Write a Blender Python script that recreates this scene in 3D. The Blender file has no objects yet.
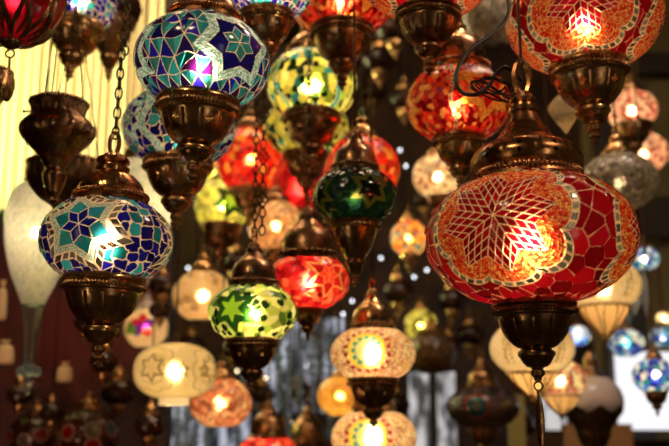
import bpy, math, random
import numpy as np
from mathutils import Vector, Matrix
PI = math.pi
rnd = random.Random(7)
SC = bpy.context.scene
COL = SC.collection

# ------------------------------------------------------------------ camera, world, lights, exposure
FPX, PITCH, CAMZ = 929.0, math.radians(12.0), 1.5
cam_d = bpy.data.cameras.new('camera'); cam = bpy.data.objects.new('camera', cam_d); COL.objects.link(cam)
cam.location = (0, 0, CAMZ); cam.rotation_euler = (PI / 2 + PITCH, 0, 0)
cam_d.sensor_width = 36; cam_d.lens = FPX / 669 * 36; cam_d.clip_start = 0.05
cam_d.dof.use_dof = True; cam_d.dof.focus_distance = 1.27; cam_d.dof.aperture_fstop = 3.8; cam_d.dof.aperture_blades = 0
SC.camera = cam
SC.view_settings.view_transform = 'Standard'; SC.view_settings.look = 'None'
SC.view_settings.gamma = 1; SC.view_settings.use_curve_mapping = False
SC.view_settings.exposure = 0.0
try:
    SC.cycles.use_denoising = True; SC.cycles.sample_clamp_indirect = 3.0; SC.cycles.use_light_tree = True
    SC.cycles.max_bounces = 8; SC.cycles.transparent_max_bounces = 12; SC.cycles.caustics_reflective = False
except Exception:
    pass
w = bpy.data.worlds.new('world'); SC.world = w; w.use_nodes = True
w.node_tree.nodes['Background'].inputs[0].default_value = (1.0, 0.62, 0.35, 1)
w.node_tree.nodes['Background'].inputs[1].default_value = 0.018

def area(name, loc, target, size, power, color, size_y=None):
    d = bpy.data.lights.new(name, 'AREA'); d.energy = power; d.color = color; d.size = size
    if size_y: d.shape = 'RECTANGLE'; d.size_y = size_y
    o = bpy.data.objects.new(name, d); COL.objects.link(o); o.location = loc
    o.rotation_euler = (Vector(target) - Vector(loc)).to_track_quat('-Z', 'Y').to_euler()
    return o
area('overhead_fill_light', (-0.9, 0.0, 3.3), (0.0, 1.6, 1.8), 0.22, 9.0, (1.0, 0.72, 0.42))  # unseen area lights added overhead for highlights on brass and glass
area('overhead_fill_light', (1.3, 0.4, 3.2), (0.3, 1.7, 1.8), 0.18, 8.0, (1.0, 0.76, 0.50))
area('side_fill_light', (1.5, -0.9, 1.5), (0.1, 1.7, 1.8), 0.35, 3.2, (1.0, 0.80, 0.58), 1.6)  # warm softboxes added either side of the camera to fill the metal
area('side_fill_light', (-1.7, -0.5, 1.3), (-0.1, 1.6, 1.8), 0.25, 2.6, (1.0, 0.74, 0.46), 1.6)
area('background_fill_light', (-0.2, 2.3, 3.4), (0.0, 2.9, 1.0), 1.6, 18.0, (1.0, 0.66, 0.38), 0.3)  # unseen fill added to brighten the background clutter
area('right_rear_fill_light', (0.75, 1.9, 3.3), (0.9, 2.9, 1.5), 0.3, 9.0, (1.0, 0.82, 0.66))  # unseen fill added to lift the lamps at the right rear
# lamps behind the sheer curtain of the upper left window
area('curtain_backlight', (-1.18, 3.9, 2.75), (-1.08, 2.95, 2.6), 1.0, 27.0, (1.0, 0.79, 0.40), 1.2)
area('curtain_backlight', (-1.55, 3.4, 2.35), (-1.2, 2.95, 2.35), 0.35, 20.0, (0.72, 1.0, 0.30))

# ------------------------------------------------------------------ pixels to points
CR = Matrix.Rotation(PI / 2 + PITCH, 3, 'X')
def P(px, py, D):
    """point D metres deep in the view, seen at pixel px, py"""
    v = CR @ Vector(((px - 334.5) / FPX, (223 - py) / FPX, -1.0)) * D
    return Vector((v.x, v.y, v.z + CAMZ))
def PY(px, py, Y):
    v = CR @ Vector(((px - 334.5) / FPX, (223 - py) / FPX, -1.0))
    v = v * (Y / v.y)
    return Vector((v.x, v.y, v.z + CAMZ))

# ------------------------------------------------------------------ materials
def mat(name):
    m = bpy.data.materials.new(name); m.use_nodes = True
    nt = m.node_tree; nt.nodes.clear()
    out = nt.nodes.new('ShaderNodeOutputMaterial')
    return m, nt, out
def N(nt, t, **kw):
    n = nt.nodes.new(t)
    for k, v in kw.items():
        if isinstance(v, (int, float, tuple)) and k in n.inputs: n.inputs[k].default_value = v
    return n
def pbr(name, col, rough=0.5, metal=0.0, noise=0.0, nscale=8.0, col2=None, bump=0.0, spec=0.5):
    m, nt, out = mat(name)
    p = nt.nodes.new('ShaderNodeBsdfPrincipled')
    p.inputs['Base Color'].default_value = (*col, 1); p.inputs['Roughness'].default_value = rough
    p.inputs['Metallic'].default_value = metal; p.inputs['Specular IOR Level'].default_value = spec
    if noise or col2 or bump:
        tc = nt.nodes.new('ShaderNodeTexCoord'); nz = nt.nodes.new('ShaderNodeTexNoise')
        nz.inputs['Scale'].default_value = nscale; nz.inputs['Detail'].default_value = 5
        nt.links.new(tc.outputs['Object'], nz.inputs['Vector'])
        r = nt.nodes.new('ShaderNodeValToRGB')
        r.color_ramp.elements[0].position = .35; r.color_ramp.elements[1].position = .65
        c2 = col2 or tuple(c * (1 - noise) for c in col)
        r.color_ramp.elements[0].color = (*c2, 1); r.color_ramp.elements[1].color = (*col, 1)
        nt.links.new(nz.outputs['Fac'], r.inputs['Fac']); nt.links.new(r.outputs['Color'], p.inputs['Base Color'])
        if metal:
            mr = nt.nodes.new('ShaderNodeMapRange'); mr.inputs['To Min'].default_value = rough + .18; mr.inputs['To Max'].default_value = rough - .08
            mr.inputs['From Min'].default_value = .3; mr.inputs['From Max'].default_value = .7
            nt.links.new(nz.outputs['Fac'], mr.inputs['Value']); nt.links.new(mr.outputs['Result'], p.inputs['Roughness'])
        if bump:
            b = nt.nodes.new('ShaderNodeBump'); b.inputs['Strength'].default_value = bump; b.inputs['Distance'].default_value = .002
            nt.links.new(nz.outputs['Fac'], b.inputs['Height']); nt.links.new(b.outputs['Normal'], p.inputs['Normal'])
    nt.links.new(p.outputs[0], out.inputs[0])
    return m
def emit(name, col, s):
    m, nt, out = mat(name)
    e = nt.nodes.new('ShaderNodeEmission'); e.inputs[0].default_value = (*col, 1); e.inputs[1].default_value = s
    nt.links.new(e.outputs[0], out.inputs[0]); return m

M = {}
M['brass'] = pbr('antique_brass', (.66, .40, .17), .24, 1, nscale=60, col2=(.34, .17, .065), bump=.15)
M['brass_dark'] = pbr('dark_bronze', (.36, .20, .09), .28, 1, nscale=60, col2=(.16, .075, .035), bump=.15)
M['copper'] = pbr('reddish_copper', (.66, .33, .13), .22, 1, nscale=50, col2=(.36, .14, .055), bump=.1)
M['gold'] = pbr('worn_gold', (.60, .36, .14), .3, 1, nscale=60, col2=(.30, .15, .05))
M['black'] = pbr('black_cable', (.012, .008, .007), .45)
M['wire'] = pbr('dark_wire', (.05, .025, .012), .4, .8)

def mosaic_mat(name, transl=.58, refr=.22, transp=.06, rough=.38, ior=1.25, coat=.10, coatr=.12):
    m, nt, out = mat(name); L = nt.links.new
    at = nt.nodes.new('ShaderNodeAttribute'); at.attribute_name = 'tint'
    tr = N(nt, 'ShaderNodeBsdfTranslucent'); df = N(nt, 'ShaderNodeBsdfDiffuse')
    rf = N(nt, 'ShaderNodeBsdfRefraction', IOR=ior, Roughness=rough); tp = N(nt, 'ShaderNodeBsdfTransparent')
    for s in (tr, df, rf, tp): L(at.outputs['Color'], s.inputs['Color'])
    def mix(a, b, f):
        x = nt.nodes.new('ShaderNodeMixShader')
        if isinstance(f, float): x.inputs[0].default_value = f
        else: L(f, x.inputs[0])
        L(a, x.inputs[1]); L(b, x.inputs[2]); return x.outputs[0]
    diff = 1 - transl - refr - transp
    s = mix(tr.outputs[0], df.outputs[0], diff / (diff + transl))
    s = mix(s, rf.outputs[0], refr / (1 - transp))
    s = mix(s, tp.outputs[0], transp)
    mg = N(nt, 'ShaderNodeBsdfGlossy', Roughness=.25); mg.inputs['Color'].default_value = (.5, .48, .42, 1)
    md = N(nt, 'ShaderNodeBsdfDiffuse'); L(at.outputs['Color'], md.inputs['Color'])
    tt = N(nt, 'ShaderNodeBsdfTranslucent'); L(at.outputs['Color'], tt.inputs['Color'])
    mm = mix(mix(md.outputs[0], tt.outputs[0], .25), mg.outputs[0], .45)
    s = mix(mm, s, at.outputs['Alpha'])
    fr = N(nt, 'ShaderNodeFresnel', IOR=1.5); gl = N(nt, 'ShaderNodeBsdfGlossy', Roughness=coatr)
    s = mix(s, gl.outputs[0], fr.outputs[0])
    L(s, out.inputs[0]); return m
M['mosaic'] = mosaic_mat('mosaic_glass', transl=.42, refr=.44, transp=.06, rough=.50, ior=1.3)
M['mosaic_far'] = mosaic_mat('crackle_glass', transl=.55, refr=.30, transp=.04, rough=.5, ior=1.3)
M['mosaic_off'] = mosaic_mat('unlit_mosaic_glass', transl=.35, refr=.2, transp=.1, rough=.3)

def clear_mat(name, col, rough, tp, tr):
    m, nt, out = mat(name); L = nt.links.new
    g = N(nt, 'ShaderNodeBsdfGlass', IOR=1.35, Roughness=rough); g.inputs['Color'].default_value = (*col, 1)
    t = N(nt, 'ShaderNodeBsdfTranslucent'); t.inputs['Color'].default_value = (*col, 1)
    p = N(nt, 'ShaderNodeBsdfTransparent'); p.inputs['Color'].default_value = (*col, 1)
    a = nt.nodes.new('ShaderNodeMixShader'); a.inputs[0].default_value = tr; L(g.outputs[0], a.inputs[1]); L(t.outputs[0], a.inputs[2])
    b = nt.nodes.new('ShaderNodeMixShader'); b.inputs[0].default_value = tp; L(a.outputs[0], b.inputs[1]); L(p.outputs[0], b.inputs[2])
    tc = nt.nodes.new('ShaderNodeTexCoord'); v = nt.nodes.new('ShaderNodeTexVoronoi'); v.feature = 'DISTANCE_TO_EDGE'; v.inputs['Scale'].default_value = 90
    L(tc.outputs['Object'], v.inputs['Vector']); bp = N(nt, 'ShaderNodeBump', Strength=.6, Distance=.003)
    L(v.outputs['Distance'], bp.inputs['Height'])
    L(bp.outputs[0], g.inputs['Normal']); L(bp.outputs[0], t.inputs['Normal'])
    L(b.outputs[0], out.inputs[0]); return m
M['crystal'] = clear_mat('clear_crystal', (.85, .9, 1.0), .05, .1, .15)
M['frost'] = pbr('frosted_glass', (.62, .50, .46), .25)
M['blueglass'] = clear_mat('bluish_clear_glass', (.80, .90, .95), .06, .35, .06)
M['warm_glass'] = clear_mat('warm_clear_glass', (1.0, .86, .62), .15, .3, .25)
M['milky'] = clear_mat('milky_crystal', (.95, .93, 1.0), .2, .15, .75)

# ------------------------------------------------------------------ meshes
def link(name, me, m=None, parent=None, loc=None):
    o = bpy.data.objects.new(name, me)
    COL.objects.link(o)
    if m and me and not me.materials: me.materials.append(m)
    if parent: o.parent = parent
    if loc is not None: o.location = loc
    return o
def tag(o, label=None, cat=None, group=None, kind=None):
    if label: o['label'] = label
    if cat: o['category'] = cat
    if group: o['group'] = group
    if kind: o['kind'] = kind
    return o
def mesh_np(name, V, F, smooth=True, sharp=None):
    """V (n,3), F (m,4) quads, as arrays"""
    me = bpy.data.meshes.new(name); n, k = F.shape
    me.vertices.add(len(V)); me.vertices.foreach_set('co', np.ascontiguousarray(V, dtype=np.float32).ravel())
    me.loops.add(n * k); me.loops.foreach_set('vertex_index', F.astype(np.int32).ravel())
    me.polygons.add(n); me.polygons.foreach_set('loop_start', np.arange(0, n * k, k, dtype=np.int32))
    try: me.polygons.foreach_set('loop_total', np.full(n, k, dtype=np.int32))
    except Exception: pass
    me.update(calc_edges=True); me.validate()
    me.polygons.foreach_set('use_smooth', np.full(len(me.polygons), smooth))
    if sharp: me.set_sharp_from_angle(angle=math.radians(sharp))
    return me
def grid_faces(nr, nc, close=True):
    c = np.arange(nc if close else nc - 1); r = np.arange(nr - 1)
    C, R = np.meshgrid(c, r); C2 = (C + 1) % nc
    return np.stack([R * nc + C, R * nc + C2, (R + 1) * nc + C2, (R + 1) * nc + C], -1).reshape(-1, 4)
class MB:
    def __init__(s): s.V = []; s.F = []; s.n = 0
    def add(s, V, F):
        s.V.append(np.asarray(V, float)); s.F.append(np.asarray(F) + s.n); s.n += len(V); return s
    def build(s, name, m, parent=None, loc=None, smooth=True, sharp=40):
        me = mesh_np(name, np.concatenate(s.V), np.concatenate(s.F), smooth, sharp)
        return link(name, me, m, parent, loc)
    def box(s, lo, hi):
        (a, b, c), (d, e, f) = lo, hi
        V = [(a, b, c), (d, b, c), (d, e, c), (a, e, c), (a, b, f), (d, b, f), (d, e, f), (a, e, f)]
        return s.add(V, [(0, 3, 2, 1), (4, 5, 6, 7), (0, 1, 5, 4), (1, 2, 6, 5), (2, 3, 7, 6), (3, 0, 4, 7)])
    def lathe(s, prof, n=48, mod=None, close=False, hole=None):
        prof = np.array(prof, float); th = np.linspace(0, 2 * PI, n, endpoint=False)
        r, z = prof[:, 0][:, None], prof[:, 1][:, None]
        T = np.broadcast_to(th, (len(prof), n)); R = r * np.ones_like(T)
        if mod is not None: R = R + mod(T, z * np.ones_like(T), R)
        V = np.stack([R * np.cos(T), R * np.sin(T), z * np.ones_like(T)], -1).reshape(-1, 3)
        F = grid_faces(len(prof), n)
        F = F[:, ::-1] if prof[0, 1] > prof[-1, 1] else F
        if hole is not None:
            cen = V[F].mean(1); a = np.arctan2(cen[:, 1], cen[:, 0]); F = F[~hole(a, cen[:, 2])]
        return s.add(V, F)
    def tube(s, pts, r, n=6, closed=False):
        pts = [Vector(p) for p in pts]; m = len(pts)
        rs = r if hasattr(r, '__len__') else [r] * m
        V = []; up = None
        for i, p in enumerate(pts):
            if closed: t = pts[(i + 1) % m] - pts[i - 1]
            else: t = pts[min(i + 1, m - 1)] - pts[max(i - 1, 0)]
            t.normalize()
            if up is None: up = Vector((0, 0, 1)) if abs(t.z) < .9 else Vector((1, 0, 0))
            a = t.cross(up); a.normalize(); b = t.cross(a); up = -b if False else up
            up2 = a.cross(t); up = up2.normalized()
            for k in range(n):
                q = 2 * PI * k / n; V.append(p + a * (rs[i] * math.cos(q)) + up * (rs[i] * math.sin(q)))
        F = grid_faces(m, n) if not closed else np.concatenate([grid_faces(m, n), np.array([[(m - 1) * n + k, (m - 1) * n + (k + 1) % n, (k + 1) % n, k] for k in range(n)])])
        return s.add([tuple(v) for v in V], F)
    def torus(s, c, R, r, axis='x', sx=1, sz=1, n=14, k=6):
        pts = []
        for i in range(n):
            a = 2 * PI * i / n; u, v = R * sx * math.cos(a), R * sz * math.sin(a)
            pts.append({'x': (c[0], c[1] + u, c[2] + v), 'y': (c[0] + u, c[1], c[2] + v), 'z': (c[0] + u, c[1] + v, c[2])}[axis])
        return s.tube(pts, r, k, True)
    def ball(s, c, r, n=12, sz=1):
        t = np.linspace(-PI / 2 + .02, PI / 2 - .02, max(5, n // 2 + 1))
        b = MB().lathe([(r * math.cos(a), r * sz * math.sin(a)) for a in t], n)
        return s.add(b.V[0] + np.array(c), b.F[0])
def smooth_prof(p, k=4):
    """Catmull-Rom through profile points"""
    p = [np.array(q, float) for q in p]; out = []
    for i in range(len(p) - 1):
        a, b, c, d = p[max(i - 1, 0)], p[i], p[i + 1], p[min(i + 2, len(p) - 1)]
        for j in range(k):
            t = j / k
            out.append(tuple(.5 * (2 * b + (c - a) * t + (2 * a - 5 * b + 4 * c - d) * t * t + (3 * b - a - 3 * c + d) * t ** 3)))
    out.append(tuple(p[-1])); return out
def rope(mb, R, z, rr, count, n=None):
    n = n or count * 5; k = 8
    th = np.linspace(0, 2 * PI, n, endpoint=False); ps = np.linspace(0, 2 * PI, k, endpoint=False)
    T, S = np.meshgrid(th, ps, indexing='ij')
    q = rr * (1 + .36 * np.cos(count * T - 1.0 * S))
    V = np.stack([(R + q * np.cos(S)) * np.cos(T), (R + q * np.cos(S)) * np.sin(T), z + q * np.sin(S)], -1).reshape(-1, 3)
    F = grid_faces(n, k); last = np.array([[(n - 1) * k + i, (n - 1) * k + (i + 1) % k, (i + 1) % k, i] for i in range(k)])
    return mb.add(V, np.concatenate([F, last]))

# ------------------------------------------------------------------ mosaic patterns (what the glass itself is coloured with)
def hsh(i, j, s=0):
    v = np.sin(i * 127.1 + j * 311.7 + s * 74.7) * 43758.5453; return v - np.floor(v)
def voro(x, y, cell, jit=.8, seed=0, box=False):
    X, Y = x / cell, y / cell; ix, iy = np.floor(X), np.floor(Y)
    d1 = np.full(x.shape, 9.); d2 = np.full(x.shape, 9.); h = np.zeros(x.shape); ox = np.zeros(x.shape); oy = np.zeros(x.shape)
    for a in (-1, 0, 1):
        for b in (-1, 0, 1):
            i, j = ix + a, iy + b
            dx = i + .5 + (hsh(i, j, seed) - .5) * jit - X; dy = j + .5 + (hsh(i, j, seed + 5) - .5) * jit - Y
            if box:
                ra = (hsh(i, j, seed + 9) - .5) * .9; c, s_ = np.cos(ra), np.sin(ra)
                d = np.maximum(np.abs(dx * c + dy * s_), np.abs(-dx * s_ + dy * c))
            else: d = np.hypot(dx, dy)
            m = d < d1
            d2 = np.where(m, d1, np.minimum(d2, d)); h = np.where(m, hsh(i, j, seed + 3), h)
            ox = np.where(m, dx, ox); oy = np.where(m, dy, oy); d1 = np.where(m, d, d1)
    return d1, (d2 - d1) * cell / 2, h, ox, oy
def star_d(x, y, n, ro, ri, rot=0.):
    """signed distance-like value outward from a star with tips ro and notches ri; also folded angle"""
    a = np.arctan2(y, x) - rot; rho = np.hypot(x, y); k = PI / n
    f = np.abs((a + k) % (2 * k) - k)                     # 0 at a tip, k at a notch
    px, py = rho * np.cos(f), rho * np.sin(f)
    nx, ny = ri * math.sin(k), ro - ri * math.cos(k)
    L = math.hypot(nx, ny); nx, ny = nx / L, ny / L
    return (px - ro) * nx + py * ny, f, px, py
class Paint:
    def __init__(s, shape): s.c = np.zeros(shape + (4,)); s.h = np.zeros(shape); s.c[..., 3] = 1
    def put(s, m, col, a=1., h=0.):
        col = np.asarray(col, float)
        if col.ndim == 1: s.c[m, :3] = col
        else: s.c[m, :3] = col[m]
        s.c[m, 3] = a; s.h[m] = h if np.isscalar(h) else h[m]
def pal(h, cols):
    cols = np.array(cols); return cols[np.minimum((h * len(cols)).astype(int), len(cols) - 1)]
def tilt(h, ox, oy, amt): return amt * ((h - .5) * ox * 2 + ((h * 7.3) % 1 - .5) * oy * 2)

def pattern(kind, X, Y, LON, R, C, seed=0):
    """X arc across, Y arc up (metres); C: colours. returns colours and relief height (in metres)"""
    p = Paint(X.shape); u = R / 100.0               # u: 1/100 of the radius
    G = C.get('grout', (.95, .78, .52)); gw = C.get('gw', 1.3) * u
    def tiles(m, cell, cols, jit=.8, box=False, g=gw, sd=0, gc=G, al=1.):
        d, e, h, ox, oy = voro(X + seed, Y + seed * .7, cell * u, jit, seed + sd, box)
        var = (.45 + .9 * ((h * 13.7) % 1))[..., None]
        p.put(m, pal(h, cols) * var, al, .5 * u + tilt(h, ox, oy, 2.6 * u)); gv = g / 2 * (.55 + .9 * np.abs(np.sin(X / (17 * u) + 1.3 * np.sin(Y / (11 * u)))))
        p.put(m & (e < gv), gc, 1, 0)
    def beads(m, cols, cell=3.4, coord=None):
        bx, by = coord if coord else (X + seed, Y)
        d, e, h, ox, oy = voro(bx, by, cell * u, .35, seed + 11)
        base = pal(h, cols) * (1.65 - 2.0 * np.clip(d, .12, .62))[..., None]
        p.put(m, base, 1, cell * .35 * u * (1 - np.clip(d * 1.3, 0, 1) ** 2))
    al = np.ones(X.shape, bool)
    bg = C.get('bg', 'voro')
    if bg == 'voro': tiles(al, C.get('cell', 22), C['tiles'], C.get('jit', .85), gc=C.get('tgrout', G), g=C.get('tgw', gw) * u)
    elif bg == 'box': tiles(al, C.get('cell', 17), C['tiles'], .62, True)
    elif bg == 'tri':
        X0, Y0 = X, Y; X = X0 + 2.6 * u * np.sin(Y0 / (9 * u) + 1) + 2.4 * u * np.sin(X0 / (13 * u) + Y0 / (20 * u)); Y = Y0 + 2.6 * u * np.sin(X0 / (11 * u)) + 1.6 * u * np.sin(X0 / (6 * u) + 2)
        s_ = C.get('cell', 21) * u; i, j = np.floor(X / s_ + .5 * (np.floor(Y / s_) % 2)), np.floor(Y / s_)
        fx, fy = X / s_ + .5 * (j % 2) - i, Y / s_ - j
        t1 = (fy > 2 * fx) | (fy > 2 - 2 * fx)
        e = np.minimum(np.minimum(np.abs(fy - 2 * fx), np.abs(fy - 2 + 2 * fx)) * .45, np.minimum(fy, 1 - fy)) * s_
        h = hsh(i + t1 * .37 * (np.sign(fx - .5)), j, seed)
        c = np.where(t1[..., None], pal(h, C['tiles'][:len(C['tiles']) // 2 or 1]), pal(h, C['tiles'][len(C['tiles']) // 2:]))
        h2 = hsh(i * 3 + t1 * 1.7 * np.sign(fx - .5), j + 9, seed)
        c = np.where((h2 > .8)[..., None], pal(h, C['tiles'][::-1]), c)
        p.put(al, c * (.5 + 1.0 * h2)[..., None], 1, .5 * u + tilt(h2, fx - .5, fy - .5, 2.5 * u)); p.put(e < gw * (.3 + .5 * h2), G); X, Y = X0, Y0
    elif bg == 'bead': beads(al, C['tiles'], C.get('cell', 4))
    elif bg == 'plain':
        d, e, h, ox, oy = voro(X, Y, C.get('cell', 12) * u, .9, seed)
        p.put(al, pal(h, C['tiles']), 1, .2 * u); p.put(e < gw / 2, G)
    if 'dark' in C:                                   # scattered opaque darker tiles
        cell, thr, col = C['dark']; d, e, h, ox, oy = voro(X + 3, Y + 1, cell * u, .7, seed + 21)
        p.put((h > thr) & (e > .04 * cell * u) & (d < .55), col, C.get('dark_a', 1.), 0)
    for (lon, lat, kd, par) in C.get('medal', []):
        if lon is None: continue
        dl = (LON - math.radians(lon) + PI) % (2 * PI) - PI
        mx = dl * C['_r']; my = Y - lat * u
        n = par.get('n', 6); ro, ri = par['ro'] * u, par['ri'] * u; rot = par.get('rot', PI / 2)
        if kd == 'star':
            # inner star of rhombi, outer ring of rhombi, bead band, squares
            r1, r0 = par['ri'] * par.get('r1', .97) * u, par['ri'] * par.get('r0', .55) * u
            dO, f, fx, fy = star_d(mx, my, n, ro, ri, rot)
            dI, f2, gx, gy = star_d(mx, my, n, r1, r0, rot + PI / n)
            if 'ring' in par:
                m = dO < (par['band'] + par['ring']) * u
                s_ = 11 * u; aa = np.arctan2(my, mx); k = max(8, round(2 * PI * (ro * .9 + par['band'] * u) / (11 * u)))
                q = aa * k / (2 * PI); fq = np.abs(q - np.floor(q) - .5); hq = hsh(np.floor(q), np.zeros_like(q), 4)
                p.put(m, G); dd = np.abs(dO - (par['band'] + par['ring'] * .55) * u)
                p.put(m & (fq < .36) & (dd < par['ring'] * .36 * u), pal(hq, par.get('ringc', [(.25, .2, .12)])), par.get('ring_a', .1), .6 * u)
            if par.get('band'):
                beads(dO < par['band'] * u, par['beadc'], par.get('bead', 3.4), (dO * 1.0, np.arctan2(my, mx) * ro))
            p.put(dO < 0, G)
            m = dO < -gw * .5
            h = np.floor((np.arctan2(my, mx) + PI) / (PI / n)); hh = hsh(h, 0 * h, seed)
            p.put(m, pal(hh, par['outer']), 1, .5 * u)
            # split of the outer rhombi
            p.put(m & (np.abs(fy) < gw * .45) & (dI > 0) & (f < .3) & (par.get('split', 0) > 0), G)
            if par.get('split', 0):
                p.put(m & (np.abs(np.hypot(mx, my) - ro * .62) < gw * .5) & (dI > 0), G)
            p.put(np.abs(dI) < gw * .5, G)
            m = dI < -gw * .5; p.put(m, pal(hh, par['inner']), 1, .5 * u)
            gyy = np.abs(np.hypot(mx, my) * np.sin(PI / n - f2)); p.put(m & (gyy < gw * .5), G)
        elif kd == 'rosette':
            rho = np.hypot(mx, my); a = np.arctan2(my, mx) - rot; k = n / 2
            lob = 1 - .20 * (1 - np.abs(np.cos(a * k)) ** .55)      # rounded lobes
            lob2 = 1 - .17 * (1 - np.abs(np.cos(a * k)) ** .5)
            b0, b1 = rho / lob, rho / lob2
            rg = ro + par['band'] * u
            m = b1 < rg + par.get('ring', 9) * u
            kk = round(2 * PI * rg / (9.5 * u)); q = (a * kk / (2 * PI)); fq = np.abs(q - np.floor(q) - .5)
            hq = hsh(np.floor(q) % kk, 0 * q, 4)
            p.put(m, G); ring = par.get('ring', 9)
            p.put(m & (fq < .34) & (np.abs(b1 - rg - ring * .5 * u) < ring * .32 * u), pal(hq, par['ringc']), par.get('ring_a', .1), .7 * u)
            p.put(b1 < rg, par.get('edge', (.9, .3, .08)))
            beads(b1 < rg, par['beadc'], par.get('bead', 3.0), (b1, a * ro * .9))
            # petals: pointed ends
            dP, f, fx, fy = star_d(mx, my, n, ro, ri, rot)
            p.put(dP < 0, G); m = dP < -gw * .5
            hk = PI / n; dd_ = ri / par.get('cells', 4); q1 = (fx / math.cos(hk) + fy / math.sin(hk)) / 2 / dd_; q2 = (fx / math.cos(hk) - fy / math.sin(hk)) / 2 / dd_
            sec = np.floor((a + hk) / (2 * hk)); hh = hsh(np.floor(q1) + 7 * sec, np.floor(q2 * 1.0) + np.floor(q1) * 3, seed)
            p.put(m, pal(hh, par['inner']) * (.6 + .8 * hh)[..., None], 1, .5 * u + .8 * u * (hh - .5))
            for g in (q1, q2):
                fr = np.abs(g - np.round(g)) * math.sin(2 * hk) * dd_; p.put(m & (fr < gw * .42), G)
        elif kd == 'circles':
            rho = np.hypot(mx, my); a = np.arctan2(my, mx)
            for (r_, c_) in par['rings']: p.put(rho < r_ * u, c_)
            if 'dots' in par:
                rd, cnt, sz, dc = par['dots']; q = a * cnt / (2 * PI); fq = np.abs(q - np.floor(q) - .5)
                p.put((np.abs(rho - rd * u) < sz * u) & (fq * rd * u * 2 * PI / cnt < sz * u), dc)
            if 'dots2' in par:
                rd, cnt, sz, dc = par['dots2']; q = a * cnt / (2 * PI); fq = np.abs(q - np.floor(q) - .5)
                p.put((np.abs(rho - rd * u) < sz * u) & (fq * rd * u * 2 * PI / cnt < sz * u), dc)
        elif kd == 'line':
            d, f, fx, fy = star_d(mx, my, n, ro, ri, rot); p.put(np.abs(d) < par.get('lw', 2) * u, par['col'])
            if 'fill' in par: p.put(d < -par.get('lw', 2) * u, par['fill'])
            if 'core' in par:
                d, f, fx, fy = star_d(mx, my, n, ro * .62, ri * .55, rot); p.put(d < 0, par['core'])
        elif kd == 'flower':
            rho = np.hypot(mx, my); a = np.arctan2(my, mx) - rot
            m = rho < ro * (.55 + .45 * np.abs(np.cos(a * n / 2))); h = hsh(np.floor(a * n / (2 * PI) + .5), 0 * a, seed)
            p.put(m, pal(h, par['inner'])); p.put(rho < ri, par['col'])
        elif kd == 'arc':                             # scalloped outline circles
            rho = np.hypot(mx, my); a = np.arctan2(my, mx)
            q = ro * (1 - .14 * (1 - np.abs(np.cos(a * n / 2))))
            p.put(np.abs(rho - q) < par.get('lw', 2.5) * u, par['col']); p.put(np.abs(rho - q * .6) < par.get('lw', 2.5) * u * .7, par['col'])
        if kd == 'wave':
            pass
    if 'waves' in C:                                  # upright wavy bead bands
        for (lon, wd, amp, cols) in C['waves']:
            dl = (LON - math.radians(lon) + PI) % (2 * PI) - PI
            xx = dl * C['_r'] - amp * u * np.sin(Y / (13 * u)); beads(np.abs(xx) < wd * u, cols)
            p.put(np.abs(np.abs(xx) - wd * u) < .8 * u, G)
    if 'sprig' in C:                                  # painted branches
        for lon in C['sprig'][0]:
            dl = (LON - math.radians(lon) + PI) % (2 * PI) - PI; xx = dl * C['_r']; yy = Y
            st = np.abs(xx - 6 * u * np.sin(yy / (16 * u))) < 1.3 * u
            q = yy / (11 * u); fq = (q - np.floor(q)) * 11 * u
            lf = (np.abs(np.abs(xx) - (5 * u + fq * .9)) < 2.4 * u * (1 - fq / (11 * u) * .5)) & (fq < 8 * u)
            p.put((st | lf) & (np.abs(yy) < 42 * u), C['sprig'][1])
    return p

# ------------------------------------------------------------------ palettes
RED = [(.36, .002, .006), (.48, .004, .009), (.24, .001, .004), (.40, .003, .012)]
ORB = [(.95, .10, .02), (1.0, .38, .08), (.70, .02, .008), (.95, .18, .04)]
BLU = [(.006, .004, .12), (.012, .009, .28), (.014, .006, .09), (.007, .008, .20)]
TEA = [(.010, .17, .21), (.02, .30, .34), (.03, .22, .20)]
PUR = [(.04, .003, .055)]
SIL = [(.62, .90, .78), (.80, 1.0, .88), (.30, .56, .50)]
CRM = (.95, .74, .44)
def S(d, **k): r = dict(d); r.update(k); return r
HERO = dict(bg='voro', tiles=RED, cell=19, grout=(1.0, .66, .34), gw=1.0, tgrout=(.95, .40, .20), tgw=.45,
    medal=[(l, 5, 'rosette', dict(n=8, ro=56, ri=37, band=12, ring=8, inner=[(.34, .001, .006), (.44, .002, .010), (.27, .001, .006)], beadc=ORB, bead=2.7, cells=4, rot=PI / 2 + .12,
        ringc=[(.16, .14, .08), (.5, .46, .3), (.30, .26, .16)])) for l in (-18, 90, -130)])
RED2 = S(HERO, medal=[(l, -14, 'rosette', dict(n=7, ro=46, ri=29, band=20, ring=9, inner=[(.40, .002, .012), (.5, .003, .02)], beadc=ORB + [(1, .3, .12)], bead=2.8, cells=3, rot=PI / 2,
        ringc=[(.16, .16, .10), (.5, .5, .36), (.30, .28, .2)])) for l in (-2, 98, -100, 180)])
RED3 = dict(bg='voro', tiles=RED[:2] + [(.75, .03, .01), (.85, .06, .02), (1, .30, .06)], cell=10, grout=(1, .26, .08), gw=1.2, waves=[(-6, 3, 3, [(.5, .46, .3), (.1, .08, .05)])],
    medal=[(l, 0, 'star', dict(n=6, ro=40, ri=24, band=14, beadc=[(1, .42, .06), (1, .25, .03)], outer=[(.6, .01, .01)], inner=[(.9, .08, .02)])) for l in (35, 155, 275)])
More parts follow.
